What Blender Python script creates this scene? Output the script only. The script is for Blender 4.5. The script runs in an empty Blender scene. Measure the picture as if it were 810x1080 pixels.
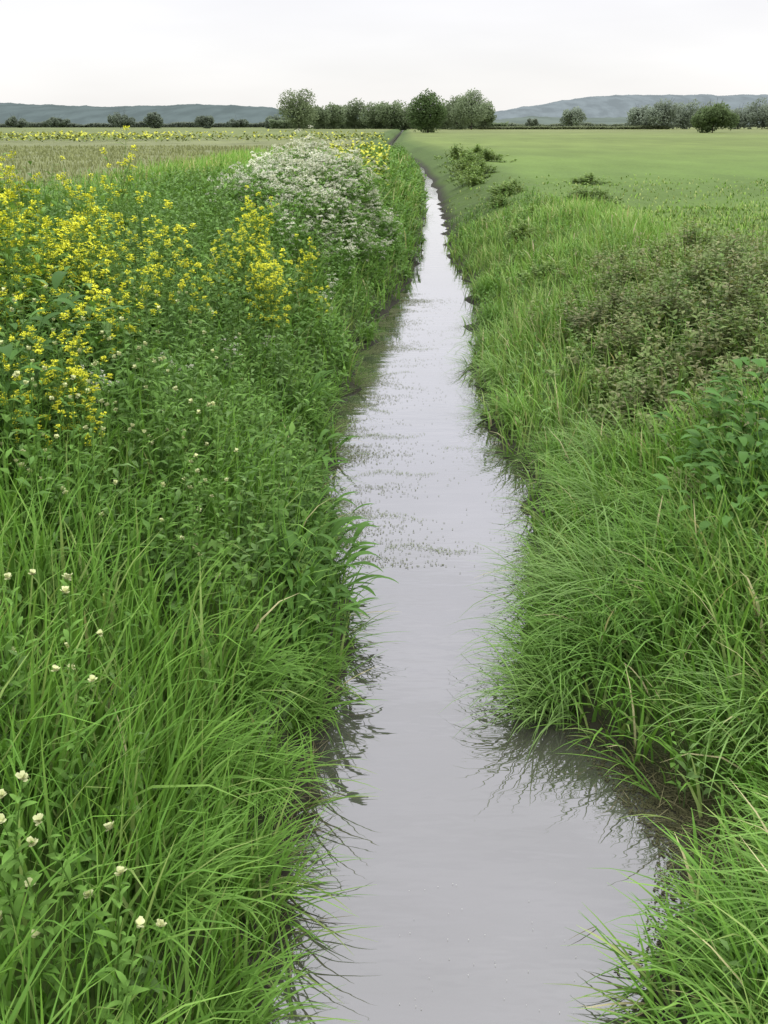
import bpy, math, random
import numpy as np
rng=np.random.default_rng(7); random.seed(7)
S=bpy.context.scene
S.view_settings.view_transform='Standard'; S.view_settings.look='None'; S.view_settings.exposure=0
COL=S.collection
CAMH=2.8; P=math.radians(21.1)
# ---------------------------------------------------------------- helpers
EY=np.array([-20,1,2.5,2.84,3.36,4.0,4.5,5.5,6.2,8.2,9.6,11.6,14.4,19,23.4,27.5,35,47,69,85,100,140,9000.])
EL=np.array([-.5,-.42,-.42,-.36,-.38,-.28,-.22,-.2,-.38,-.5,-.52,-.38,-.15,.38,.75,.95,1.3,1.75,2.1,2.1,1.7,.6,200.])
ER=np.array([.8,.8,.86,.98,1.28,1.12,.76,.82,1.05,1.18,1.05,1.1,1.3,1.62,1.5,1.68,1.95,2.35,2.7,2.5,2.0,.8,200.2])
def wob(y,k):
    a=np.clip(y/8,.4,1.6)*np.clip(1-(y-60)/40,0,1)
    return a*(.05*np.sin(y*2.3+k)+.045*np.sin(y*5.1+2*k)+.03*np.sin(y*9.3+k*5))
def Lf(y): return np.interp(y,EY,EL)+wob(y,1.0)
def Rf(y): return np.interp(y,EY,ER)+wob(y,2.3)
def nz(x,y,s,k=0.):
    x=x/s;y=y/s
    return (np.sin(x*1.3+y*.7+k)+np.sin(-x*.8+y*1.7+k*2.1+1)+np.sin(x*2.3-y*1.1+k*3.3+2)*.7+np.sin(x*1.9+y*3.1+k*.7)*.6)/3.3
def gz(x,y):
    x=np.asarray(x,float);y=np.asarray(y,float)
    dl=Lf(y)-x; dr=x-Rf(y)
    ins=np.minimum(-dl,-dr)
    zi=-np.clip(ins*.35,0,.3)
    mudl=np.exp(-((y-3.3)/.45)**2)*.12
    dll=np.maximum(dl-mudl,0)
    zl=np.interp(dll,[0,.1,.4,1.0,1.9,9e9],[0,.05,.38,.85,1.0,.95])+np.minimum(np.maximum(dl,0),.3)*.08
    mud=np.exp(-((y-3.55)/.5)**2)
    drr=np.maximum(dr-mud*.28,0)
    zr=np.interp(drr,[0,.15,.6,1.5,2.8,9e9],[0,.04,.25,.62,.9,.95])+np.minimum(np.maximum(dr,0),.3)*.07
    z=np.where(dl>0,zl,np.where(dr>0,zr,zi))
    d=np.maximum(dl,dr)
    z=z+np.clip(d-.2,0,1)*(.06*nz(x,y,.8)+.06*nz(x,y,3,2))*np.clip(1-(y-60)/100,0,1)
    z=z+np.exp(-(d/.25)**2)*(.014*nz(x,y,.07,3)+.012*nz(x,y,.035,1))*(y<14)
    return z
def proj(x,y,z):
    h=z-CAMH
    f=np.maximum(y*math.cos(P)-h*math.sin(P),.05)
    return 405+1060*x/f, 540-1060*(y*math.sin(P)+h*math.cos(P))/f
def vis(x,y,z,m=120):
    px,py=proj(x,y,z)
    return (px>-m)&(px<810+m)&(py<1080+m+100)&(y>.6)

class B:
    def __init__(s): s.v=[];s.f=[];s.c=[];s.n=0
    def add(s,V,F,C):
        s.v.append(V.astype(np.float32)); s.f.append(F+s.n); s.c.append(C.astype(np.float32)); s.n+=len(V)
    def mesh(s,name,mat):
        V=np.concatenate(s.v);F=np.concatenate(s.f).astype(np.int32);C=np.concatenate(s.c)
        me=bpy.data.meshes.new(name)
        me.vertices.add(len(V)); me.vertices.foreach_set('co',V.ravel())
        me.loops.add(F.size); me.loops.foreach_set('vertex_index',F.ravel())
        me.polygons.add(len(F)); me.polygons.foreach_set('loop_start',np.arange(0,F.size,4,dtype=np.int32))
        a=me.color_attributes.new('Col','FLOAT_COLOR','POINT')
        cc=np.ones((len(V),4),np.float32); cc[:,:3]=C; a.data.foreach_set('color',cc.ravel())
        me.materials.append(mat); me.update(calc_edges=True)
        me.polygons.foreach_set('use_smooth',np.ones(len(F),bool))
        return me
def arr(v,n): return np.broadcast_to(np.asarray(v,float),(n,)).copy()
def curve(Pp,az,th0,cu,L,lv):
    n=len(Pp); t=np.linspace(0,1,lv); tm=(t[1:]+t[:-1])/2
    th=th0[:,None]+cu[:,None]*tm[None]
    seg=(L/(lv-1))[:,None]
    h=np.concatenate([np.zeros((n,1)),np.cumsum(np.sin(th)*seg,1)],1)
    v=np.concatenate([np.zeros((n,1)),np.cumsum(np.cos(th)*seg,1)],1)
    C=np.zeros((n,lv,3)); C[...,0]=Pp[:,0,None]+h*np.cos(az)[:,None]; C[...,1]=Pp[:,1,None]+h*np.sin(az)[:,None]; C[...,2]=Pp[:,2,None]+v
    return C,t,th
GR=lambda t:1-.93*t**2
LF=lambda t:np.sin(np.pi*np.clip(t*.93+.05,0,1))**.8
DI=lambda t:np.array([.5,1,.4])
def strips(b,Pp,az,th0,cu,L,W,lv,prof,col,fold=None,tip=1.25,base=.8):
    Pp=np.asarray(Pp,float).reshape(-1,3); n=len(Pp)
    if n==0: return
    az,th0,cu,L,W=[arr(q,n) for q in (az,th0,cu,L,W)]
    C,t,th=curve(Pp,az,th0,cu,L,lv)
    side=np.stack([-np.sin(az),np.cos(az),np.zeros(n)],1)[:,None,:]
    w=(W[:,None]*prof(t)[None])[...,None]*.5
    col=np.broadcast_to(np.asarray(col,float),(n,3))
    if fold is None:
        V=np.stack([C-side*w,C+side*w],2); k=2
    else:
        thf=np.concatenate([th,th[:,-1:]],1)
        nr=np.stack([-np.cos(thf)*np.cos(az)[:,None],-np.cos(thf)*np.sin(az)[:,None],np.sin(thf)],2)
        V=np.stack([C-side*w+nr*w*fold,C,C+side*w+nr*w*fold],2); k=3
    V=V.reshape(-1,3)
    bi=(np.arange(n)*lv*k)[:,None,None]; r=np.arange(lv-1)[None,:,None]*k; c=np.arange(k-1)[None,None,:]
    a=bi+r+c
    F=np.stack([a,a+1,a+1+k,a+k],-1).reshape(-1,4)
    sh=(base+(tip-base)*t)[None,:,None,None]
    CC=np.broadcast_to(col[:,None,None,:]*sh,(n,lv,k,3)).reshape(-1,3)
    b.add(V,F,CC)
def tubes(b,Pp,az,th0,cu,L,R,lv,col):
    Pp=np.asarray(Pp,float).reshape(-1,3); n=len(Pp)
    az,th0,cu,L,R=[arr(q,n) for q in (az,th0,cu,L,R)]
    C,t,th=curve(Pp,az,th0,cu,L,lv)
    an=np.arange(3)*math.pi*2/3
    off=np.stack([np.cos(an),np.sin(an),0*an],1)
    V=(C[:,:,None,:]+off[None,None]*(R[:,None]*(1-.6*t))[:,:,None,None]).reshape(-1,3)
    a=(np.arange(n)*lv*3)[:,None,None]+np.arange(lv-1)[None,:,None]*3
    j=np.arange(3)[None,None]
    F=np.stack([a+j,a+(j+1)%3,a+3+(j+1)%3,a+3+j],-1).reshape(-1,4)
    col=np.broadcast_to(np.asarray(col,float),(n,3))
    b.add(V,F,np.repeat(col,lv*3,0))
    return C
# ---------------------------------------------------------------- materials
def leafmat(name,trans=.3,rough=.5,gain=1.,spec=.25,tm=(1.3,1.25,.8)):
    m=bpy.data.materials.new(name); m.use_nodes=True; nt=m.node_tree; N=nt.nodes; K=nt.links
    for q in list(N): N.remove(q)
    o=N.new('ShaderNodeOutputMaterial'); at=N.new('ShaderNodeAttribute'); at.attribute_name='Col'
    oi=N.new('ShaderNodeObjectInfo')
    mr=N.new('ShaderNodeMapRange'); mr.inputs[3].default_value=.87*gain; mr.inputs[4].default_value=1.13*gain
    K.new(oi.outputs['Random'],mr.inputs[0])
    vm=N.new('ShaderNodeVectorMath'); vm.operation='SCALE'; K.new(at.outputs['Color'],vm.inputs[0]); K.new(mr.outputs[0],vm.inputs['Scale'])
    if spec>0:
        pb=N.new('ShaderNodeBsdfPrincipled'); pb.inputs['Roughness'].default_value=rough; pb.inputs['Specular IOR Level'].default_value=spec
        K.new(vm.outputs[0],pb.inputs['Base Color'])
    else:
        pb=N.new('ShaderNodeBsdfDiffuse'); K.new(vm.outputs[0],pb.inputs['Color'])
    if trans>0:
        v2=N.new('ShaderNodeVectorMath'); v2.operation='MULTIPLY'; v2.inputs[1].default_value=tm; K.new(vm.outputs[0],v2.inputs[0])
        tr=N.new('ShaderNodeBsdfTranslucent'); K.new(v2.outputs[0],tr.inputs[0])
        mx=N.new('ShaderNodeMixShader'); mx.inputs[0].default_value=trans
        K.new(pb.outputs[0],mx.inputs[1]); K.new(tr.outputs[0],mx.inputs[2]); K.new(mx.outputs[0],o.inputs[0])
    else: K.new(pb.outputs[0],o.inputs[0])
    return m
MG=leafmat('grass_blade',.28,.6,1.45,spec=.12); ML=leafmat('leaf',.25,.6,1.52,spec=.12); MF=leafmat('petal',0,.7,1.08,spec=0); MT=leafmat('tree_leaf',.45,.8,1.35,spec=0,tm=(1,1,1)); MB=leafmat('bark',0,.9,spec=0)
MM=leafmat('short_turf_blade',0,.8,1.7,spec=0)
def addobj(name,me,parent=None,**k):
    o=bpy.data.objects.new(name,me); COL.objects.link(o)
    for a,b in k.items(): o[a]=b
    if parent is not None: o.parent=parent
    return o
# ---------------------------------------------------------------- ground
ys=np.concatenate([np.arange(-6,0,.2),np.arange(0,9,.04),np.arange(9,14,.1),np.arange(14,40,.3),40*1.04**np.arange(0,140)])
ds=np.concatenate([np.arange(0,.8,.035),np.arange(.8,3.2,.08),3.2*1.09**np.arange(0,90)])
fr=np.linspace(0,1,25)[1:-1]
Y,_=np.meshgrid(ys,np.arange(1),indexing='ij')
Xl=Lf(Y)-ds[::-1][None]; Xr=Rf(Y)+ds[None]; Xc=Lf(Y)+(Rf(Y)-Lf(Y))*fr[None]
X=np.concatenate([Xl,Xc,Xr],1); YY=np.broadcast_to(Y,X.shape)
Z=gz(X,YY)
nr_,nc=X.shape
V=np.stack([X,YY,Z],2).reshape(-1,3)
a=(np.arange(nr_-1)[:,None]*nc+np.arange(nc-1)[None])
F=np.stack([a,a+1,a+1+nc,a+nc],-1).reshape(-1,4)
x=V[:,0];y=V[:,1]; dl=Lf(y)-x; dr=x-Rf(y)
def mix(a,b,t): return a+(b-a)*np.clip(t,0,1)[:,None]
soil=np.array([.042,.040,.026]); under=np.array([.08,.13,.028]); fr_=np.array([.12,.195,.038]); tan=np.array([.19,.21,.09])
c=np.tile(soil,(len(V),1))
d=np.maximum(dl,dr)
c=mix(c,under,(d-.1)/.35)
farR=mix(np.tile(np.array([.10,.175,.03]),(len(V),1)),fr_,(y-10)/15)
farR=mix(farR,np.array([.16,.215,.052]),(y-35)/70)
farR=mix(farR,np.array([.185,.215,.075]),(y-130)/200)
c=np.where((dr>0)[:,None],mix(c,farR,(dr-1.5)/2),c)
farL=mix(np.tile(np.array([.08,.14,.028]),(len(V),1)),tan,(y-22)/15)
farL=mix(farL,np.array([.16,.195,.065]),(y-110)/60)
c=np.where((dl>0)[:,None],mix(c,farL,(dl-2.5)/2),c)
band=.08*nz(x*.12,y,7,2)*np.clip((y-18)/20,0,1)*np.clip(1-(y-200)/200,0,1)+.08*nz(x*.1,y,40,5)*np.clip((y-80)/80,0,1)
c*= (1+.13*nz(x,y,2.2,1)*np.clip(1-y/60,0,1)+.08*nz(x*.4,y,14,3)+band)[:,None]
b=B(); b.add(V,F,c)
mg=bpy.data.materials.new('ground_soil_turf'); mg.use_nodes=True; N=mg.node_tree.nodes; K=mg.node_tree.links
pb=N['Principled BSDF']; pb.inputs['Roughness'].default_value=.8; pb.inputs['Specular IOR Level'].default_value=.15
at=N.new('ShaderNodeAttribute'); at.attribute_name='Col'; tc=N.new('ShaderNodeTexCoord')
mp=N.new('ShaderNodeMapping'); mp.inputs['Scale'].default_value=(1,.35,1); K.new(tc.outputs['Object'],mp.inputs[0])
def nn(sc,lo,hi,vec,det=6):
    n=N.new('ShaderNodeTexNoise'); n.inputs['Scale'].default_value=sc; n.inputs['Detail'].default_value=det; K.new(vec,n.inputs['Vector'])
    m=N.new('ShaderNodeMapRange'); m.inputs[1].default_value=.3; m.inputs[2].default_value=.7; m.inputs[3].default_value=lo; m.inputs[4].default_value=hi; K.new(n.outputs[0],m.inputs[0]); return m.outputs[0],n.outputs[0]
a1,_=nn(.35,.84,1.13,mp.outputs[0],8); a2,raw=nn(7,.85,1.14,tc.outputs['Object'],10); a3,_=nn(.03,.9,1.1,mp.outputs[0])
m1=N.new('ShaderNodeMath');m1.operation='MULTIPLY';K.new(a1,m1.inputs[0]);K.new(a2,m1.inputs[1])
m2=N.new('ShaderNodeMath');m2.operation='MULTIPLY';K.new(m1.outputs[0],m2.inputs[0]);K.new(a3,m2.inputs[1])
vs=N.new('ShaderNodeVectorMath');vs.operation='SCALE';K.new(at.outputs['Color'],vs.inputs[0]);K.new(m2.outputs[0],vs.inputs['Scale']);K.new(vs.outputs[0],pb.inputs['Base Color'])
bp=N.new('ShaderNodeBump');bp.inputs['Distance'].default_value=.04;bp.inputs['Strength'].default_value=.5;K.new(raw,bp.inputs['Height']);K.new(bp.outputs[0],pb.inputs['Normal'])
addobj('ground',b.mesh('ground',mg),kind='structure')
# ---------------------------------------------------------------- water
yw=ys[ys<600]
V=np.stack([np.stack([Lf(yw)-.3,yw,0*yw],1),np.stack([Rf(yw)+.3,yw,0*yw],1)],1).reshape(-1,3)
a=np.arange(len(yw)-1)*2; F=np.stack([a,a+1,a+3,a+2],1)
b=B(); b.add(V,F,np.ones((len(V),3)))
mw=bpy.data.materials.new('murky_water'); mw.use_nodes=True; N=mw.node_tree.nodes; K=mw.node_tree.links
pb=N['Principled BSDF']; pb.inputs['Roughness'].default_value=.03; pb.inputs['IOR'].default_value=2.1; pb.inputs['Specular IOR Level'].default_value=.7
pb.inputs['Coat Weight'].default_value=1; pb.inputs['Coat Roughness'].default_value=.02; pb.inputs['Coat IOR'].default_value=1.6
tc=N.new('ShaderNodeTexCoord')
n0=N.new('ShaderNodeTexNoise'); n0.inputs['Scale'].default_value=.9; n0.inputs['Detail'].default_value=7; n0.inputs['Distortion'].default_value=.8; K.new(tc.outputs['Object'],n0.inputs['Vector'])
cr=N.new('ShaderNodeValToRGB'); cr.color_ramp.elements[0].position=.3; cr.color_ramp.elements[0].color=(.050,.045,.038,1); cr.color_ramp.elements[1].position=.68; cr.color_ramp.elements[1].color=(.090,.082,.082,1)
K.new(n0.outputs[0],cr.inputs[0]); K.new(cr.outputs[0],pb.inputs['Base Color'])
mp=N.new('ShaderNodeMapping'); mp.inputs['Scale'].default_value=(.6,1.6,1); K.new(tc.outputs['Object'],mp.inputs[0])
n1=N.new('ShaderNodeTexNoise'); n1.inputs['Scale'].default_value=3.0; n1.inputs['Detail'].default_value=3; K.new(mp.outputs[0],n1.inputs['Vector'])
mp2=N.new('ShaderNodeMapping'); mp2.inputs['Scale'].default_value=(.25,.3,1); K.new(tc.outputs['Object'],mp2.inputs[0])
n2=N.new('ShaderNodeTexNoise'); n2.inputs['Scale'].default_value=1.0; n2.inputs['Detail'].default_value=2; K.new(mp2.outputs[0],n2.inputs['Vector'])
mr=N.new('ShaderNodeMapRange'); mr.inputs[1].default_value=.42;mr.inputs[2].default_value=.62;mr.inputs[3].default_value=.15;mr.inputs[4].default_value=.8; K.new(n2.outputs[0],mr.inputs[0])
bp=N.new('ShaderNodeBump'); bp.inputs['Distance'].default_value=.009; K.new(mr.outputs[0],bp.inputs['Strength']); K.new(n1.outputs[0],bp.inputs['Height']); K.new(bp.outputs[0],pb.inputs['Normal']); K.new(bp.outputs[0],pb.inputs['Coat Normal'])
addobj('water',b.mesh('water',mw),kind='structure')
# ---------------------------------------------------------------- grass zones
PAL=np.array([[.118,.23,.038],[.098,.198,.036],[.15,.255,.055],[.195,.262,.08],[.38,.35,.19]])
def pick(n,w,x=None,y=None):
    w=np.array(w,float); w/=w.sum(); i=rng.choice(len(PAL),n,p=w)
    c=PAL[i]*rng.uniform(.86,1.14,(n,1))
    if x is not None: c=c*(1+.18*nz(x,y,.9,4)+.12*nz(x,y,4,1))[:,None]
    return c
def pts(side,y0,y1,d0,d1,dens):
    n=int((y1-y0)*(d1-d0)*dens)
    y=rng.uniform(y0,y1,n); d=rng.uniform(d0,d1,n)
    x=np.where(side<0,Lf(y)-d,Rf(y)+d)
    z=gz(x,y); k=vis(x,y,z+.4)
    return x[k],y[k],z[k],d[k]
def grass(b,side,y0,y1,d0,d1,dens,h0,h1,w=(4,3,3,2,.25),lean=.12,lv=5,wk=1.,thin=None,colk=1.,cu=.85):
    x,y,z,d=pts(side,y0,y1,d0,d1,dens)
    cl=nz(x,y,.35,5)*.6+nz(x,y,1.3,2)*.5
    keep=rng.uniform(size=len(x))<np.clip(.75+.5*cl,.15,1)
    if side>0: keep&=d>.28*np.exp(-((y-3.55)/.5)**2)+.08*rng.standard_normal(len(d))
    else: keep&=d>.14*np.exp(-((y-3.3)/.5)**2)+.04*rng.standard_normal(len(d))
    if thin is not None: keep&=(rng.uniform(size=len(x))>thin(x,y))
    x,y,z,d,cl=[q[keep] for q in (x,y,z,d,cl)]; n=len(x)
    H=rng.uniform(h0,h1,n)*(1+.35*cl)*np.interp(d,[0,.4],[.65,1])
    a0=0. if side<0 else math.pi
    az=np.where(rng.uniform(size=n)<.45,a0+rng.normal(0,.8,n),rng.uniform(0,2*math.pi,n))
    Wd=(.0075+.0007*y)*rng.uniform(.5,1.5,n)*wk
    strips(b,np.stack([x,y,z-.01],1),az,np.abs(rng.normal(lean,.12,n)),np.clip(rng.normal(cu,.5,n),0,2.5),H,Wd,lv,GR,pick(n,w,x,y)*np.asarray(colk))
bL=B()
grass(bL,-1,.8,3.8,0.02,3.2,1150,.36,.70,(4,4,2.5,1.3,.03),lean=.08,wk=1.45,cu=.75)
grass(bL,-1,3.8,5.2,0.02,3.2,620,.36,.66,(4,4,2.5,1.3,.05),lean=.08,wk=1.4,cu=.7)
grass(bL,-1,5.2,10,0.02,5,300,.35,.62,(4,4,2,1.0,.12),wk=1.2)
grass(bL,-1,10,22,0.02,7,160,.4,.7,(4,4,2,2,.2),lv=4)
grass(bL,-1,22,60,0.02,10,50,.4,.7,(3,3,2,3,1),lv=3,wk=1.3)
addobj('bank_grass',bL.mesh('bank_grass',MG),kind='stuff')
bR=B()
def scrk(x,y):
    r=x/y
    return 1/(1+np.exp(-(r-.19)/.025))*1/(1+np.exp(-(y-6.9)/.5))*1/(1+np.exp((y-14.3)/.9))*1/(1+np.exp(-(nz(x,y,1.2,7)+.5)/.3))
grass(bR,1,1.4,7,0.02,3.4,950,.3,.58,(4,3,3,1.8,.3),lean=.2,wk=1.45,cu=1.)
grass(bR,1,7,14,0.02,5.8,430,.28,.5,(3,2,4,3,.4),lv=4,thin=lambda x,y:.5*scrk(x,y),wk=1.1,colk=(1.05,1,1.15))
grass(bR,1,14,26,0.02,3.6,240,.22,.42,(3,1.5,4,3,.3),lv=4,colk=(1.05,1,1.15))
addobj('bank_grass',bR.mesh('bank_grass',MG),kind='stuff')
bM=B()
fade=lambda x,y: np.clip((y-16)/26,0,1)
grass(bM,1,13,26,3.4,13,190,.05,.14,(3,1,4,4,0),lv=3,wk=1.1,thin=fade,colk=(1,.88,1))
grass(bM,1,26,42,0.02,20,40,.05,.12,(2,1,4,5,0),lv=3,wk=1.4,thin=fade,colk=(1.03,.9,1))
addobj('meadow_grass',bM.mesh('meadow_grass',MM),kind='stuff')
bM=B()
n=16000; y=rng.uniform(20,90,n); x=rng.uniform(-.44,-.02,n)*y; k=x<Lf(y)-4; x,y=x[k],y[k]; n=len(x)
strips(bM,np.stack([x,y,gz(x,y)],1),rng.uniform(0,6.28,n),.1,.4,rng.uniform(.1,.24,n),.02+.001*y,3,GR,np.array([.165,.18,.08])*rng.uniform(.9,1.1,(n,1)),tip=1.1,base=1)
addobj('pale_reed_meadow',bM.mesh('pale_reed_meadow',MM),kind='stuff')
bt_=B()
for sd in (-1,1):
    n=900; y=rng.uniform(1.8,13,n); k=nz(y,y*0,.25,sd)+rng.normal(0,.3,n)>.1; y=y[k]; n=len(y)
    x=np.where(sd<0,Lf(y)-.03,Rf(y)+.03); a0=0 if sd<0 else math.pi
    strips(bt_,np.stack([x,y,gz(x,y)+.03],1),a0+rng.normal(.3*sd,.6,n),rng.uniform(.7,1.2,n),rng.uniform(.3,.9,n),rng.uniform(.15,.42,n),rng.uniform(.006,.013,n),6,GR,pick(n,(3,5,2,2,.5)),)
addobj('trailing_grass',bt_.mesh('trailing_grass',MG),kind='stuff')
# ---------------------------------------------------------------- leafy herb fill
def herbs(b,x,y,h0,h1,leaf,nl,col,lv=4,asp=.42,hk=None):
    z=gz(x,y); n=len(x)
    H=rng.uniform(h0,h1,n)*(1+.3*nz(x,y,.8,3))
    if hk is not None: H=H*hk
    az=rng.uniform(0,6.28,n); th=np.abs(rng.normal(.1,.12,n)); cu=rng.normal(.1,.2,n)
    col=np.asarray(col)[rng.integers(0,len(col),n)]*rng.uniform(.86,1.14,(n,1))*(1+.17*nz(x,y,1.,6))[:,None]
    C=tubes(b,np.stack([x,y,z-.02],1),az,th,cu,H,.002+.0002*y,4,col*.9)
    for j in range(nl):
        t=.25+.75*(j+rng.uniform(0,.9,n))/nl; t=np.clip(t,0,.999)*3; i=np.floor(t).astype(int); f=(t-i)[:,None]
        p=C[np.arange(n),i]*(1-f)+C[np.arange(n),i+1]*f
        a=j*2.4+rng.uniform(-.5,.5,n)+az
        Lh=leaf*rng.uniform(.65,1.25,n)*np.interp(j/nl,[0,.6,1],[1,1,.55])
        strips(b,p,a,rng.uniform(.6,1.4,n),rng.uniform(.3,1.1,n),Lh,Lh*asp,lv,LF,col*(.85+.3*j/nl),fold=.3,tip=1.1,base=.9)
NC=[[.08,.155,.03],[.095,.18,.036],[.115,.205,.046],[.075,.145,.033],[.115,.19,.06]]
bh=B()
x,y,z,d=pts(-1,4.0,9,.05,4.2,112); herbs(bh,x,y,.4,.85,.08,11,NC,hk=np.interp(d,[0,.5,1.2],[.55,.9,1.1])*np.interp(x/y,[-.42,-.31],[1.35,1])*np.interp(y,[4,5.2],[.75,1]),lv=3)
x,y,z,d=pts(-1,1.2,4.0,.2,3.2,50); herbs(bh,x,y,.28,.48,.065,10,NC,hk=np.interp(d,[0,.5,1.2],[.6,.9,1.1]),asp=.38)
x,y,z,d=pts(-1,9,16,.05,5,60); herbs(bh,x,y,.45,.95,.11,11,NC,lv=3,hk=np.interp(d,[0,.5,1.2],[.5,.85,1.1]))
x,y,z,d=pts(-1,16,30,.05,6,24); herbs(bh,x,y,.5,1.0,.16,10,NC,lv=3,hk=np.interp(d,[0,.5,1.5],[.4,.7,1.1])*np.interp(y,[16,20,30],[1,.9,.7]))
x,y,z,d=pts(-1,30,70,.05,3.5,7); herbs(bh,x,y,.3,.7,.28,8,NC,lv=3)
n=700; y=rng.uniform(6,10.5,n); x=rng.uniform(-.47,-.27,n)*y; herbs(bh,x,y,.9,1.4,.13,14,NC,lv=3,hk=np.interp(x/y,[-.40,-.27],[1.1,.82]))
addobj('leafy_herbage',bh.mesh('leafy_herbage',ML),kind='stuff')
bh=B()
SC=[[.115,.165,.05],[.13,.175,.058],[.145,.17,.068],[.105,.17,.045],[.16,.165,.08]]
x,y,z,d=pts(1,5.8,16,.8,5.8,85); k=(rng.uniform(size=len(x))<scrk(x,y))|((y<7.5)&(x/y>.32)); x,y=x[k],y[k]
herbs(bh,x,y,.32,.56,.085,12,SC,lv=3,hk=np.clip(.85+.45*nz(x,y,.55,1),.4,1.5),asp=.5)
x,y,z,d=pts(1,2,8,.1,3.2,22); herbs(bh,x,y,.2,.4,.06,8,NC,lv=3)
x,y,z,d=pts(1,8,30,.1,2.5,12); herbs(bh,x,y,.2,.45,.09,8,NC,lv=3)
addobj('nettle_scrub',bh.mesh('nettle_scrub',ML),kind='stuff')
def bushmesh(n,r,h,leaf,cols,nl=12):
    b=B(); a=rng.uniform(0,6.28,n); q=r*np.abs(rng.normal(0,.55,n)); x=q*np.cos(a); y=q*np.sin(a)
    H=h*np.exp(-(q/r)**2*1.1)*rng.uniform(.6,1.2,n); col=np.array(cols)[rng.integers(0,len(cols),n)]*rng.uniform(.8,1.2,(n,1))
    H=np.maximum(H,.12)
    C=tubes(b,np.stack([x,y,0*x],1),a,.35*np.minimum(q/r,1.2),.3*np.minimum(q/r,1.2),H,.004,4,col*.9)
    for j in range(nl):
        t=np.clip(.25+.75*(j+rng.uniform(0,.9,n))/nl,0,.999)*3; i=np.floor(t).astype(int); f=(t-i)[:,None]
        p=C[np.arange(n),i]*(1-f)+C[np.arange(n),i+1]*f
        Lh=leaf*rng.uniform(.65,1.25,n)*np.interp(j/nl,[0,.6,1],[1,1,.6])
        strips(b,p,j*2.4+rng.uniform(-.5,.5,n)+a,rng.uniform(.6,1.4,n),rng.uniform(.3,1.1,n),Lh,Lh*.5,3,LF,col*(.8+.35*j/nl),fold=.3,tip=1.1,base=.9)
    return b.mesh('bush_leaves',ML)
BM=[bushmesh(120,.55,.72,.08,SC,12) for _ in range(5)]
BF=[bushmesh(80,.5,.5,.11,[[.12,.185,.05],[.14,.195,.06]],9) for _ in range(3)]
def bush(L,ms,label,group):
    for (x_,y_,s,sz) in L:
        o=addobj('nettle_bush',random.choice(ms)); o.location=(x_,y_,float(gz(x_,y_))-.03); o.rotation_euler=(0,0,rng.uniform(0,6.28)); o.scale=(s,s*1.15,sz)
        o['label']=label; o['category']='bush'; o['group']=group
bush([(2.2,8.1,.9,.75),(3.0,8.7,1.1,.9),(2.4,9.6,.9,.7),(3.4,9.8,1.2,.95),(2.6,11.2,1.,.75),(3.6,11.3,1.2,.9),(4.3,11.2,1.2,.95),(3.1,12.9,1.1,.8),(4.3,12.8,1.3,.9),(2.9,7.5,.9,.75),(4.3,14.3,1.3,.8),(3.8,9.0,1.,.9),(3.3,14.5,1.,.65),(2.9,10.4,1.,.8),(3.9,12.1,1.1,.85)],BM,'loose dull green nettle bush on the grassy bank','nettle bushes on the bank')
bush([(2.8,21,1.0,.9),(5.0,26.5,1.4,.9),(5.6,27.5,1.0,.7),(3.8,33,1.3,1.),(4.2,34,1.,.8),(3.4,40,1.3,1.),(3.6,43,1.6,1.3),(4.2,46,1.5,1.2),(3.9,51,1.7,1.3),(4.4,55,2.2,1.7),(5.6,58,1.8,1.3),(4.4,65,2.4,1.8),(5.8,66,1.9,1.4),(2.6,16,.9,.7),(2.4,18.5,.8,.6),(7,36,1.3,.7),(3.4,24,1.1,.8),(3.2,29,1.,.8)],BF,'small rough tuft of nettles at the pasture edge','rough tufts in the pasture')
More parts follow.
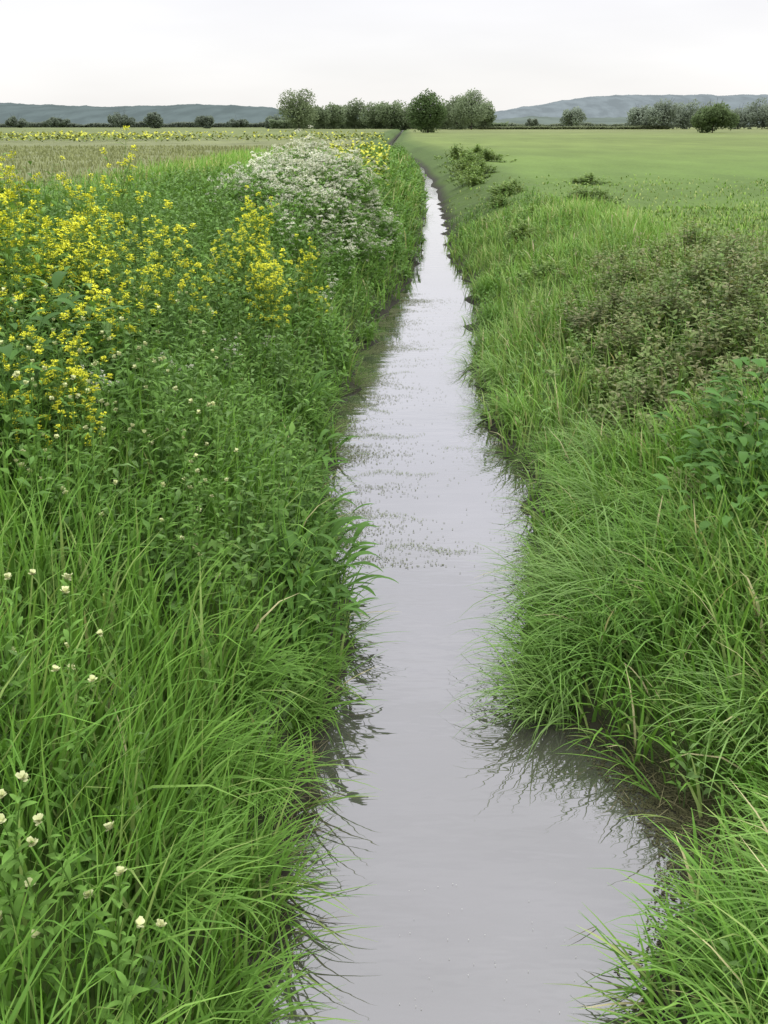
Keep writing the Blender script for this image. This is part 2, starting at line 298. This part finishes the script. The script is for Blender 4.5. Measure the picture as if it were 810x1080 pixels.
# ---------------------------------------------------------------- flowering plants
YEL=np.array([.80,.80,.08]); WHT=np.array([.80,.80,.65]); CRM=np.array([.58,.61,.32])
def florets(b,p,size,npet,col,th=1.0,asp=.75):
    n=len(p); a0=rng.uniform(0,6.28,n)
    for k in range(npet):
        strips(b,p,a0+k*2*math.pi/npet,th+rng.normal(0,.25,n),.2,size*rng.uniform(.8,1.15,n),size*asp,3,lambda t:np.array([.35,1,.6]),np.asarray(col)*rng.uniform(.88,1.08,(n,1)),tip=1,base=.95)
def mustard(h,nb=12):
    bs,bl,bf=B(),B(),B(); g=np.array([.11,.19,.04])
    C=tubes(bs,[[0,0,0]],rng.uniform(0,6),.04,.1,h,.006,6,g)[0]
    t=rng.uniform(.35,.9,nb); base=np.array([C[int(q*5)]*(1-(q*5%1))+C[min(int(q*5)+1,5)]*(q*5%1) for q in t])
    CB=tubes(bs,base,rng.uniform(0,6.28,nb),rng.uniform(.35,.95,nb),-.5,h*rng.uniform(.2,.36,nb),.003,4,g)
    tips=np.concatenate([CB[:,-1],C[-1:]])
    ends=[]
    for p in tips:
        m=rng.integers(10,19); zz=np.abs(rng.normal(0,.022,m)); r=.006+.016*rng.uniform(size=m)+zz*.2; a=rng.uniform(0,6.28,m)
        ends.append(np.stack([p[0]+r*np.cos(a),p[1]+r*np.sin(a),p[2]-zz],1))
    florets(bf,np.concatenate(ends),.0125,4,YEL,th=1.1)
    m=nb*4+30; t=rng.uniform(.05,.9,m); base=np.array([C[int(q*5)] for q in t])
    strips(bl,base,rng.uniform(0,6.28,m),rng.uniform(.6,1.1,m),rng.uniform(.4,1.2,m),rng.uniform(.08,.2,m)*(1.2-t),rng.uniform(.02,.05,m),4,LF,g*rng.uniform(.75,1.1,(m,1)),fold=.3)
    q=CB[:,1:3].reshape(-1,3); m=len(q)
    strips(bl,q,rng.uniform(0,6.28,m),rng.uniform(.6,1.2,m),.8,rng.uniform(.05,.1,m),.024,3,LF,g,fold=.3)
    return bs.mesh('mustard_stem',ML),bl.mesh('mustard_leaves',ML),bf.mesh('mustard_flowers',MF)
def parsley(h,nb=16):
    bs,bl,bf=B(),B(),B(); g=np.array([.12,.22,.05])
    C=tubes(bs,[[0,0,0]],rng.uniform(0,6),.05,.15,h*.85,.007,6,g)[0]
    t=rng.uniform(.35,.98,nb); base=np.array([C[int(q*5)] for q in t])
    CB=tubes(bs,base,rng.uniform(0,6.28,nb),rng.uniform(.4,1.1,nb),-.7,h*rng.uniform(.15,.38,nb),.0035,4,g)
    tips=np.concatenate([CB[:,-1],C[-1:]]); ul=[]
    for p in tips:
        m=9; a=rng.uniform(0,6.28,m); r=.042*np.sqrt(rng.uniform(.02,1,m))*rng.uniform(.7,1.3)
        q=np.stack([p[0]+r*np.cos(a),p[1]+r*np.sin(a),p[2]+.035-r*.45+rng.normal(0,.007,m)],1)
        tubes(bs,np.repeat(p[None],m,0),a,np.arctan2(r,.035),-.1,np.hypot(r,.033),.001,2,g)
        ul.append(q)
    ul=np.concatenate(ul)
    ex=np.repeat(ul,3,0)+rng.normal(0,.009,(len(ul)*3,3))*[1,1,.8]
    florets(bf,ex,.0112,3,WHT,th=1.25,asp=1.1)
    m=80; t=rng.uniform(.05,.98,m); base=np.array([C[int(q*5)] for q in t]); A=rng.uniform(0,6.28,m)
    CC=tubes(bl,base,A,rng.uniform(.5,1.1,m),.5,rng.uniform(.14,.34,m),.0015,4,g)
    for i in (1,2,3):
        for s in (-1,1):
            strips(bl,CC[:,i],A+s*.9,rng.uniform(.8,1.4,m),.4,rng.uniform(.06,.12,m),.036,3,LF,g*rng.uniform(.8,1.15,(m,1)),fold=.2)
    return bs.mesh('parsley_stem',ML),bl.mesh('parsley_leaves',ML),bf.mesh('parsley_flowers',MF)
def place(kind,meshes,parts,x,y,label,cat,group,smin=.88,smax=1.12,tilt=.08,sc=None):
    v=rng.integers(0,len(meshes),len(x))
    for i in range(len(x)):
        e=bpy.data.objects.new(kind,None); COL.objects.link(e)
        e.empty_display_size=.1
        e.location=(x[i],y[i],float(gz(x[i],y[i]))-.02)
        e.rotation_euler=(rng.normal(0,tilt),rng.normal(0,tilt),rng.uniform(0,6.28))
        s=rng.uniform(smin,smax)*(1 if sc is None else sc[i]); e.scale=(s,s,s)
        e['label']=label; e['category']=cat; e['group']=group
        for nme,me in zip(parts,meshes[v[i]]):
            if isinstance(me,list):
                for q,loc in me:
                    o=addobj(nme,q,e); o.location=loc; o.rotation_euler=(rng.normal(0,.2),rng.normal(0,.2),rng.uniform(0,6.28))
            else:
                o=addobj(nme,me,e)
                if nme!='stem': o['kind']='stuff'
mus=[mustard(h,nb) for h,nb in ((1.1,22),(1.2,24),(1.05,20),(1.2,26))]
cl=[(-2.75,7.3,.42,13,1.04),(-2.4,6.9,.28,7,.94),(-2.0,7.6,.25,6,.84),(-3.4,9.0,.6,12,1.12),(-2.4,6.0,.25,6,.95),(-1.75,6.3,.12,4,.78),(-1.2,9.6,.16,6,.72),(-1.5,10.6,.22,7,.86),(-1.25,11.6,.2,6,.85),(-1.52,4.75,.07,7,.66),(-3.0,6.6,.3,8,1.24),(-3.35,7.4,.35,8,1.26),(-2.2,8.6,.25,4,.85),(-4.2,9.6,.5,8,1.24)]
hx=[];hy=[];hs=[]
for (a_,b_,r,n,s) in cl:
    hx+=list(a_+rng.normal(0,r,n)); hy+=list(b_+rng.normal(0,r*1.1,n)); hs+=[s]*n
place('mustard_plant',mus,('stem','leaves','flower_heads'),hx,hy,'tall mustard plant with loose heads of small yellow flowers','wildflower','mustard plants on the ditch bank',sc=hs)
par=[parsley(h,nb) for h,nb in ((1.2,26),(1.3,29),(1.1,24),(1.25,30))]
n=275; yy=rng.uniform(15.0,21.0,n); rt=np.clip(rng.normal(-.058,.044,n),-.15,.012)
n=22; yy=np.r_[yy,rng.uniform(12.3,15.2,n)]; rt=np.r_[rt,rng.normal(-.045,.022,n)]
xx=rt*yy; k=(xx<Lf(yy)-.3)&((yy>16.3)|((rt>-.11)&(rt<-.01)))
xx,yy,rt=xx[k],yy[k],rt[k]; dd=Lf(yy)-xx
ps=np.interp(yy,[12.3,15,17,19.5,21],[.62,.85,1.06,1.2,1.12])*np.interp(dd,[.25,1.1],[.68,1])*np.interp(rt,[-.15,-.115,-.075,-.03,.01],[.74,.9,1,.98,.86])
place('cow_parsley_plant',par,('stem','leaves','flower_heads'),xx,yy,'cow parsley in full bloom with lacy white umbels','wildflower','cow parsley along the ditch bank',sc=ps,smin=.88,smax=1.08)
xx=np.array([-1.9,-1.4,-1.7,-1.3,-2.2,-1.1]);yy=np.array([6.2,6.9,5.6,8.0,6.8,9.0])
place('cow_parsley_plant',par,('stem','leaves','flower_heads'),xx,yy,'small cow parsley with flat white flower heads among grass','wildflower','cow parsley along the ditch bank',sc=np.full(6,.45))
def bellhead(sz):
    b=B(); p=np.zeros((1,3))
    florets(b,p,sz,6,CRM,th=.6,asp=.85); florets(b,p+[0,0,-.003],sz*.8,5,CRM*.85,th=1.0,asp=.8)
    return b.mesh('cream_flower_head',MF)
small=[bellhead(.0155) for _ in range(4)]; big=[bellhead(.018) for _ in range(4)]
def comfrey(h,nb,pool):
    bs,bl=B(),B(); g=np.array([.095,.18,.035])
    C=tubes(bs,[[0,0,0]],rng.uniform(0,6),.06,.2,h,.004,6,g)[0]
    t=rng.uniform(.5,.97,nb); base=np.array([C[int(q*5)] for q in t])
    CB=tubes(bs,base,rng.uniform(0,6.28,nb),rng.uniform(.4,.9,nb),-.3,rng.uniform(.08,.22,nb),.0018,4,g)
    tips=np.concatenate([CB[:,-1],C[-1:]])
    m=30; t=np.linspace(.05,.95,m); base=np.array([C[int(q*5)]*(1-q*5%1)+C[min(5,int(q*5)+1)]*(q*5%1) for q in t])
    Lh=rng.uniform(.05,.09,m)*(1.25-t*.7)
    strips(bl,base,np.arange(m)*2.4,rng.uniform(.5,1.1,m),rng.uniform(.5,1.2,m),Lh,Lh*.3,5,LF,g*rng.uniform(.8,1.2,(m,1)),fold=.35)
    return bs.mesh('comfrey_stem',ML),bl.mesh('comfrey_leaves',ML),[(random.choice(pool),tuple(p)) for p in tips]
com=[comfrey(h,nb,small) for h,nb in ((.85,2),(.95,3),(.88,2),(.9,3))]
com2=[comfrey(h,nb,big) for h,nb in ((.8,1),(.9,2),(.85,2),(.95,2))]
n=66; cy=rng.uniform(4.0,7.6,n); cx=rng.uniform(-.38,-.14,n)*cy-.1
k=cx<Lf(cy)-.4
place('cream_wildflower',com,('stem','leaves','flower_head'),cx[k],cy[k],'leafy wildflower with small cream flowers growing in bank grass','wildflower','cream wildflowers on the bank',smin=.9)
n=13; cy=rng.uniform(1.8,3.2,n); cx=-.36*cy-rng.uniform(-.05,.3,n)
place('cream_wildflower',com2,('stem','leaves','flower_head'),cx,cy,'tall leafy wildflower with large pale cream flowers in long grass','wildflower','cream wildflowers on the bank',sc=np.full(n,.95))
def dock(nl,Ls,asp,col,up=.5,h=.25):
    bs,bl=B(),B(); col=np.array(col)
    a=rng.uniform(0,6.28,nl); st=tubes(bs,np.zeros((nl,3)),a,rng.uniform(.1,up,nl),.3,h*rng.uniform(.3,1.3,nl),.004,4,col*1.1)
    L=Ls*rng.uniform(.7,1.2,nl)
    strips(bl,st[:,-1],a+rng.normal(0,.2,nl),rng.uniform(.5,1.0,nl),rng.uniform(.9,1.7,nl),L,L*asp,8,LF,col*rng.uniform(.8,1.2,(nl,1)),fold=.3,tip=1.05,base=1)
    return bs.mesh('dock_stem',ML),bl.mesh('dock_leaves',ML)
DK=[dock(30,.22,.15,(.06,.125,.025),.6,.32),dock(34,.2,.16,(.065,.135,.027),.7,.32)]
ddx=np.array([-.42,-.36,-.5,-.42,-.36,-.55,-.48,-.6,-.4,-.62,-.72]);ddy=np.array([5.0,5.4,5.8,6.15,5.7,5.2,4.6,6.6,4.8,7.5,8.6])
place('water_dock_plant',DK,('stem','leaves'),ddx,ddy,'dark leaved dock with long pointed leaves overhanging the water','plant','dock plants along the ditch')
DB=[dock(46,.12,.45,(.072,.15,.034),.8,.46),dock(50,.135,.42,(.065,.14,.032),.8,.48)]
ddx=np.array([2.1,2.25,2.1,2.4,2.55,2.3,2.65,2.35,2.55,2.25,2.7,2.0]);ddy=np.array([5.6,5.9,6.0,6.2,6.5,6.3,6.8,5.6,6.1,5.7,6.6,5.3])
place('broad_leaved_dock',DB,('stem','leaves'),ddx,ddy,'green dock with broad leaves standing in rough grass','plant','docks on the grassy bank')
ddx=np.array([-1.95,-2.1,-1.85,-2.3,-2.0]);ddy=np.array([4.9,5.4,4.6,5.9,5.2])
DC=[dock(46,.17,.38,(.065,.135,.034),.5,.9),dock(46,.155,.4,(.07,.145,.034),.5,.95)]
place('burdock_plant',DC,('stem','leaves'),ddx,ddy,'tall dark leaved burdock among yellow flowers','plant','burdock plants on the bank',sc=np.full(5,.88))
def tus(n,L,azc,spread,col):
    b=B(); az=azc+rng.normal(0,spread,n); p=np.stack([rng.normal(0,.09,n),rng.normal(0,.11,n),np.zeros(n)],1)
    strips(b,p,az,np.abs(rng.normal(.35,.2,n)),rng.uniform(1.0,2.2,n),L*rng.uniform(.6,1.2,n),rng.uniform(.008,.016,n),7,GR,np.array(col)*rng.uniform(.78,1.22,(n,1)))
    return b.mesh('tussock_blades',MG)
tr=[tus(180,.62,math.pi,1.1,(.13,.23,.052)),tus(170,.55,math.pi*.95,1.2,(.115,.215,.048)),tus(170,.7,math.pi*1.05,1.0,(.155,.25,.075))]
tl=[tus(130,.55,0,1.0,(.105,.20,.038)),tus(140,.48,.2,1.1,(.115,.215,.042))]
def tplace(ms,L):
    for (x_,y_,s) in L:
        o=addobj('grass_tussock',random.choice(ms)); o.location=(x_,y_,float(gz(x_,y_))-.03); o.rotation_euler=(0,0,rng.normal(0,.35)); o.scale=(s,s,s)
        o['label']='arching tussock of long green grass at the water edge'; o['category']='grass'; o['group']='grass tussocks along the ditch'
tplace(tr,[(.86,4.4,.75),(.92,4.6,.85),(.98,4.95,.9),(1.1,5.3,.85),(1.2,4.6,1.),(1.35,5.0,1.05),(1.55,4.7,1.),(1.5,5.5,1.),(1.25,5.8,.75),(1.75,5.3,1.1),(1.9,5.0,.9),(1.6,6.2,1.),(1.9,5.9,.9),(1.5,7.0,.9),(1.8,7.3,1.),(1.5,8.2,.8),(1.2,2.35,.8),(1.25,2.7,.75),(1.65,2.9,.8),(1.8,3.4,.8),(1.1,2.05,.8),(1.55,2.5,1),(1.75,3.9,.85),(1.3,9.4,.9),(1.35,11,.9),(1.4,12.6,.9),(1.6,14.5,1.),(1.75,17,1.)])
tplace(tl,[(-.55,2.3,.9),(-.6,1.8,.95),(-.8,2.6,1.),(-.58,3.0,.75),(-.85,3.3,.95),(-.55,3.6,.75),(-.45,4.2,.65),(-.42,4.5,.6),(-.7,4.0,.9),(-.7,7.2,.8),(-.75,8.5,.8),(-.7,9.8,.8),(-.55,11.4,.8),(-.3,13.5,.8)])
# ---------------------------------------------------------------- floating weed & flecks
bw=B()
def flakes(x,y,s,col,z0=.004,g=False):
    n=len(x); zz=np.maximum(gz(x,y),0) if g else 0
    p=np.stack([x,y,zz+z0+rng.uniform(0,.002,n)],1)
    strips(bw,p,rng.uniform(0,6.28,n),math.pi/2,0,s*rng.uniform(.5,1.5,n),s*.7,3,DI,np.asarray(col)*rng.uniform(.7,1.3,(n,1)),tip=1,base=1)
n=40000; y=rng.uniform(6.2,18,n); d=np.abs(rng.exponential(.19,n)); x=Lf(y)+d; k=nz(x,y*2,.5,8)+.5*nz(x*2,y*5,.4,2)+rng.normal(0,.25,n)>.12; flakes(x[k],y[k],.009+.0005*y[k],(.105,.12,.055))
n=3500; y=rng.uniform(6,16,n); x=Rf(y)-np.abs(rng.exponential(.07,n)); flakes(x,y,.010,(.11,.125,.06))
n=6500; y=rng.normal(3.5,.35,n); x=Rf(y)+.11+rng.normal(0,.14,n); k=x>Rf(y)-.12; flakes(x[k],y[k],.012,(.06,.06,.03),g=True)
n=450; y=rng.normal(3.45,.4,n); x=Rf(y)+.14+rng.normal(0,.12,n); x[:200]=Lf(y[:200])-.04+rng.normal(0,.05,200)
strips(bw,np.stack([x,y,np.maximum(gz(x,y),0)+.008],1),rng.uniform(0,6.28,n),rng.uniform(1.2,1.6,n),rng.uniform(0,.3,n),rng.uniform(.03,.16,n),.004,4,GR,np.array([.14,.13,.07])*rng.uniform(.5,1.4,(n,1)))
for (x0,x1,y0,sl,n) in [(0,.75,6.5,.08,260),(-.2,.35,7.15,-.12,150),(-.35,.45,9.2,.2,330),(-.3,.1,10.3,-.3,260),(-.3,.5,8.1,.15,240),(.5,.95,8.8,.2,70),(-.2,.4,11.8,.2,260),(.1,.8,13.4,-.2,200)]:
    x=x0+(x1-x0)*rng.beta(1.2,1.8,n); y=y0+sl*(x-x0)+.07*np.sin(x*9+y0)+rng.normal(0,.035,n); flakes(x,y,.010,(.14,.17,.08))
n=40; y=rng.uniform(2.5,3.2,n); x=rng.uniform(.05,.7,n); flakes(x,y,.004,(.35,.35,.33))
addobj('floating_weed',bw.mesh('floating_weed',ML),kind='stuff')
# ---------------------------------------------------------------- far yellow belts
by=B()
def belt(x0,x1,y0,y1,n,z0,z1,s,cols,th=-.1):
    y=rng.uniform(y0,y1,n); r=rng.uniform(x0,x1,n); x=r*y; k=(x<Lf(y)-.6)&(nz(x,y,9,3)+rng.normal(0,.4,n)>th); x,y=x[k],y[k]; n=len(x)
    ci=rng.integers(0,len(cols),n); c=np.array(cols)[ci]
    p=np.stack([x,y,gz(x,y)+rng.uniform(z0,z1,n)*np.where(ci==0,1,.6)],1)
    strips(by,p,rng.uniform(0,6.28,n),rng.uniform(.5,1.4,n),.5,s*rng.uniform(.6,1.4,n),s*.8,3,DI,c,tip=1,base=1)
Yc=[.46,.47,.07]; gc=[.15,.20,.06]; g2=[.18,.21,.08]
belt(-.42,.0,105,150,10000,.2,.9,.3,[Yc,gc,g2,g2],.1)
belt(-.05,.005,26,60,3500,.3,1.1,.12,[Yc,gc,g2],-.1)
addobj('distant_flower_meadow',by.mesh('distant_flower_meadow',MF),kind='stuff')
# ---------------------------------------------------------------- trees
def tree(name,px,D,h,w,label,col,nleaf=5000,leaf=.42,trunk=.25,group=None,cat='tree'):
    X0=(px-405)/1136*D; z0=float(gz(X0,D))
    e=bpy.data.objects.new(name,None); COL.objects.link(e); e.location=(X0,D,z0-.05); e['label']=label; e['category']=cat
    if group: e['group']=group
    bt=B(); br=h*.02+.05
    C=tubes(bt,[[0,0,0]],0,.02,.05,h*.75,br,6,[.08,.07,.055])[0]
    nb=9; base=C[rng.integers(1,5,nb)]
    tubes(bt,base,rng.uniform(0,6.28,nb),rng.uniform(.5,1.1,nb),-.3,w*rng.uniform(.25,.42,nb),br*.4,4,[.08,.07,.055])
    addobj('trunk',bt.mesh('trunk',MB),e)
    bc=B(); K_=26; lo=h*trunk
    u=rng.normal(size=(K_,3)); u/=np.linalg.norm(u,axis=1)[:,None]; rr=rng.uniform(.4,.8,K_)[:,None]
    cc=u*rr*[w/2,w/2,(h-lo)/2]+[0,0,(h+lo)/2]; R=rng.uniform(.18,.34,K_)*min(w,h-lo)
    i=rng.integers(0,K_,nleaf); q=rng.normal(size=(nleaf,3)); q/=np.linalg.norm(q,axis=1)[:,None]
    p=cc[i]+q*(R[i]*rng.uniform(.6,1.05,nleaf))[:,None]; p[:,2]=np.maximum(p[:,2],lo*.35)
    ct=rng.uniform(.88,1.12,K_)[i][:,None]
    strips(bc,p,rng.uniform(0,6.28,nleaf),rng.uniform(.4,1.3,nleaf),.3,leaf*rng.uniform(.6,1.2,nleaf),leaf*.8,3,DI,np.array(col)*ct*rng.uniform(.97,1.03,(nleaf,1)),tip=1,base=1)
    addobj('crown',bc.mesh('crown',MT),e)
dark=(.10,.145,.06); haze_tint=(.21,.245,.185); lt=(.185,.23,.13); lf_=(.18,.215,.16)  # the paler far-tree colours have distance haze mixed in
tree('tree',451,250,8.6,8.6,'round dark green tree standing alone in the meadow',dark,8000,.42,trunk=.04)
tree('tree',315,330,11.5,11,'pale green willow tree at the end of a tree line',(.225,.275,.15),7000,.5,trunk=.04)
tree('tree',497,390,12.3,13.5,'large rounded tree beside a line of trees',(.20,.245,.145),7000,.55,trunk=.04)
for px,D,h,w in [(336,420,8,9),(352,430,8.5,12),(374,440,10.5,14),(396,430,9,12),(413,425,10,12),(428,430,10,11),(470,430,10,11),(482,410,11,12),(512,420,10,8)]:
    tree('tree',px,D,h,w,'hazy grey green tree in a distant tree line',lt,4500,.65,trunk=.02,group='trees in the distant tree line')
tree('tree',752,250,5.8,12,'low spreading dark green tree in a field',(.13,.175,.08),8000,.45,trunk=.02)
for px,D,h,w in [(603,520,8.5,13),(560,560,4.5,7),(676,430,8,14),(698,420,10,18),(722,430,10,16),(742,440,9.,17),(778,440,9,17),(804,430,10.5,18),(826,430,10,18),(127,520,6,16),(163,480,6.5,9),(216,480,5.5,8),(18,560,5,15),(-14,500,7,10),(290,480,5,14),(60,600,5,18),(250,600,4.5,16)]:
    tree('tree',px,D,h,w,'distant hazy field tree on flat farmland',haze_tint if px>500 else lf_,4000,.75,trunk=.02,group='distant field trees')
def hedge(x0,x1,D,h,col,n):
    b=B(); x=rng.uniform(x0,x1,n)/1136*D; y=D+rng.uniform(-2,2,n)
    hh=h*(.75+.35*nz(x,y*0,9,D)+.2*nz(x,y*0,3,D)); z=rng.uniform(0,1,n)*hh+.9
    strips(b,np.stack([x,y,z],1),rng.uniform(0,6.28,n),rng.uniform(.4,1.4,n),.3,.9,.8,3,DI,np.array(col)*rng.uniform(.94,1.06,(n,1)),tip=1,base=1)
    o=addobj('hedgerow',b.mesh('hedgerow',MT)); o['label']='long low hazy hedge across flat farmland'; o['category']='hedge'; o['group']='field hedges'
hedge(-560,-100,620,3.0,(.19,.22,.17),22000); hedge(70,560,700,2.6,(.20,.23,.16),14000); hedge(100,300,420,.9,(.20,.23,.13),5000); hedge(-120,130,450,4.5,(.185,.23,.135),12000)  # hedge greens are paled to imitate haze over distance
# ---------------------------------------------------------------- hills
def hill(D,prof,col,seed):
    xs=np.linspace(prof[0][0],prof[-1][0],620); top=np.interp(xs,[p[0] for p in prof],[p[1] for p in prof])
    zt=np.maximum((130-top)/1218*D+CAMH+ (2*nz(xs,xs*0,14,seed)+1.*nz(xs,xs*0,4,seed+2)+1.2*np.abs(nz(xs,xs*0,1.1,seed)))*D/2500,-1)
    rows=[]; fr=[(0,-.0),(.12,.25),(.3,.5),(.5,.72),(.75,.9),(1,1),(1.5,.5),(2,-.02)]
    for k,(a_,hf) in enumerate(fr):
        yy=D+(a_-1)*450+0*xs; xw=(xs-405)/1136*yy
        rows.append(np.stack([xw,yy,np.where(hf>.01,zt*hf,-2)],1))
    V=np.concatenate(rows); nc=len(xs); a=(np.arange(len(fr)-1)[:,None]*nc+np.arange(nc-1)[None]); F=np.stack([a,a+1,a+1+nc,a+nc],-1).reshape(-1,4)
    c=np.tile(np.array(col),(len(V),1))
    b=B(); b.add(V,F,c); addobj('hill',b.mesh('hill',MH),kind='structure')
MH=bpy.data.materials.new('hillside_painted_haze'); MH.use_nodes=True; N=MH.node_tree.nodes; K=MH.node_tree.links  # aerial haze is painted into the blue-grey hill colours, no volume
pb=N['Principled BSDF']; pb.inputs['Roughness'].default_value=1; pb.inputs['Specular IOR Level'].default_value=0
at=N.new('ShaderNodeAttribute'); at.attribute_name='Col'; tc=N.new('ShaderNodeTexCoord'); mp=N.new('ShaderNodeMapping'); mp.inputs['Scale'].default_value=(1,.2,2); K.new(tc.outputs['Object'],mp.inputs[0])
n1=N.new('ShaderNodeTexNoise'); n1.inputs['Scale'].default_value=.03; n1.inputs['Detail'].default_value=7; n1.inputs['Roughness'].default_value=.55; K.new(mp.outputs[0],n1.inputs['Vector'])
mr=N.new('ShaderNodeMapRange'); mr.inputs[1].default_value=.4;mr.inputs[2].default_value=.6;mr.inputs[3].default_value=.88;mr.inputs[4].default_value=1.1; K.new(n1.outputs[0],mr.inputs[0])
vs=N.new('ShaderNodeVectorMath');vs.operation='SCALE';K.new(at.outputs['Color'],vs.inputs[0]);K.new(mr.outputs[0],vs.inputs['Scale']);K.new(vs.outputs[0],pb.inputs['Base Color'])
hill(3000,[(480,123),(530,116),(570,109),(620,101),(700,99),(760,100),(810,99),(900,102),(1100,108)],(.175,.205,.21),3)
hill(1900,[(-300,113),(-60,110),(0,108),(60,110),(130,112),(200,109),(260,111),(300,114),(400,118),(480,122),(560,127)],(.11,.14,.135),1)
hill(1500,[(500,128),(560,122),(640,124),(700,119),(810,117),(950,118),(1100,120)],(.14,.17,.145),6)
# ---------------------------------------------------------------- world, sun, camera
w=bpy.data.worlds.new('World'); S.world=w; w.use_nodes=True; N=w.node_tree.nodes; K=w.node_tree.links
for q in list(N): N.remove(q)
o=N.new('ShaderNodeOutputWorld'); sk=N.new('ShaderNodeTexSky'); sk.sky_type='NISHITA'; sk.sun_disc=False; sk.sun_elevation=math.radians(55); sk.sun_rotation=math.radians(155)
bg=N.new('ShaderNodeBackground'); bg.inputs[1].default_value=.02; K.new(sk.outputs[0],bg.inputs[0])
tc=N.new('ShaderNodeTexCoord'); sp=N.new('ShaderNodeSeparateXYZ'); K.new(tc.outputs['Generated'],sp.inputs[0])
cr=N.new('ShaderNodeValToRGB'); e=cr.color_ramp.elements; e[0].position=0; e[0].color=(.50,.49,.485,1); e[1].position=1; e[1].color=(1.06,1.06,1.09,1)
q=e.new(.12); q.color=(.475,.46,.47,1); q=e.new(.3); q.color=(.68,.68,.73,1); q=e.new(.6); q.color=(.86,.86,.90,1)
K.new(sp.outputs[2],cr.inputs[0])
mp=N.new('ShaderNodeMapping'); mp.inputs['Scale'].default_value=(1,1,5); K.new(tc.outputs['Generated'],mp.inputs[0])
no=N.new('ShaderNodeTexNoise'); no.inputs['Scale'].default_value=2.2; no.inputs['Detail'].default_value=4; K.new(mp.outputs[0],no.inputs['Vector'])
mr=N.new('ShaderNodeMapRange'); mr.inputs[1].default_value=.35;mr.inputs[2].default_value=.65;mr.inputs[3].default_value=.94;mr.inputs[4].default_value=1.08; K.new(no.outputs[0],mr.inputs[0])
vs=N.new('ShaderNodeVectorMath');vs.operation='SCALE';K.new(cr.outputs[0],vs.inputs[0]);K.new(mr.outputs[0],vs.inputs['Scale'])
b2=N.new('ShaderNodeBackground'); b2.inputs[1].default_value=1.8; K.new(vs.outputs[0],b2.inputs[0])
ad=N.new('ShaderNodeAddShader'); K.new(bg.outputs[0],ad.inputs[0]); K.new(b2.outputs[0],ad.inputs[1]); K.new(ad.outputs[0],o.inputs[0])
sl=bpy.data.lights.new('sun','SUN'); sl.energy=.7; sl.angle=math.radians(45); sl.color=(1,.97,.92)
so=bpy.data.objects.new('sun',sl); COL.objects.link(so); so.rotation_euler=(math.radians(35),0,math.radians(25))
cd=bpy.data.cameras.new('camera'); cam=bpy.data.objects.new('camera',cd); COL.objects.link(cam); S.camera=cam
cd.sensor_fit='VERTICAL'; cd.angle=2*math.atan(540/1060); cd.clip_end=20000; cd.clip_start=.05
cam.location=(0,0,CAMH); cam.rotation_euler=(math.pi/2-P,0,0)
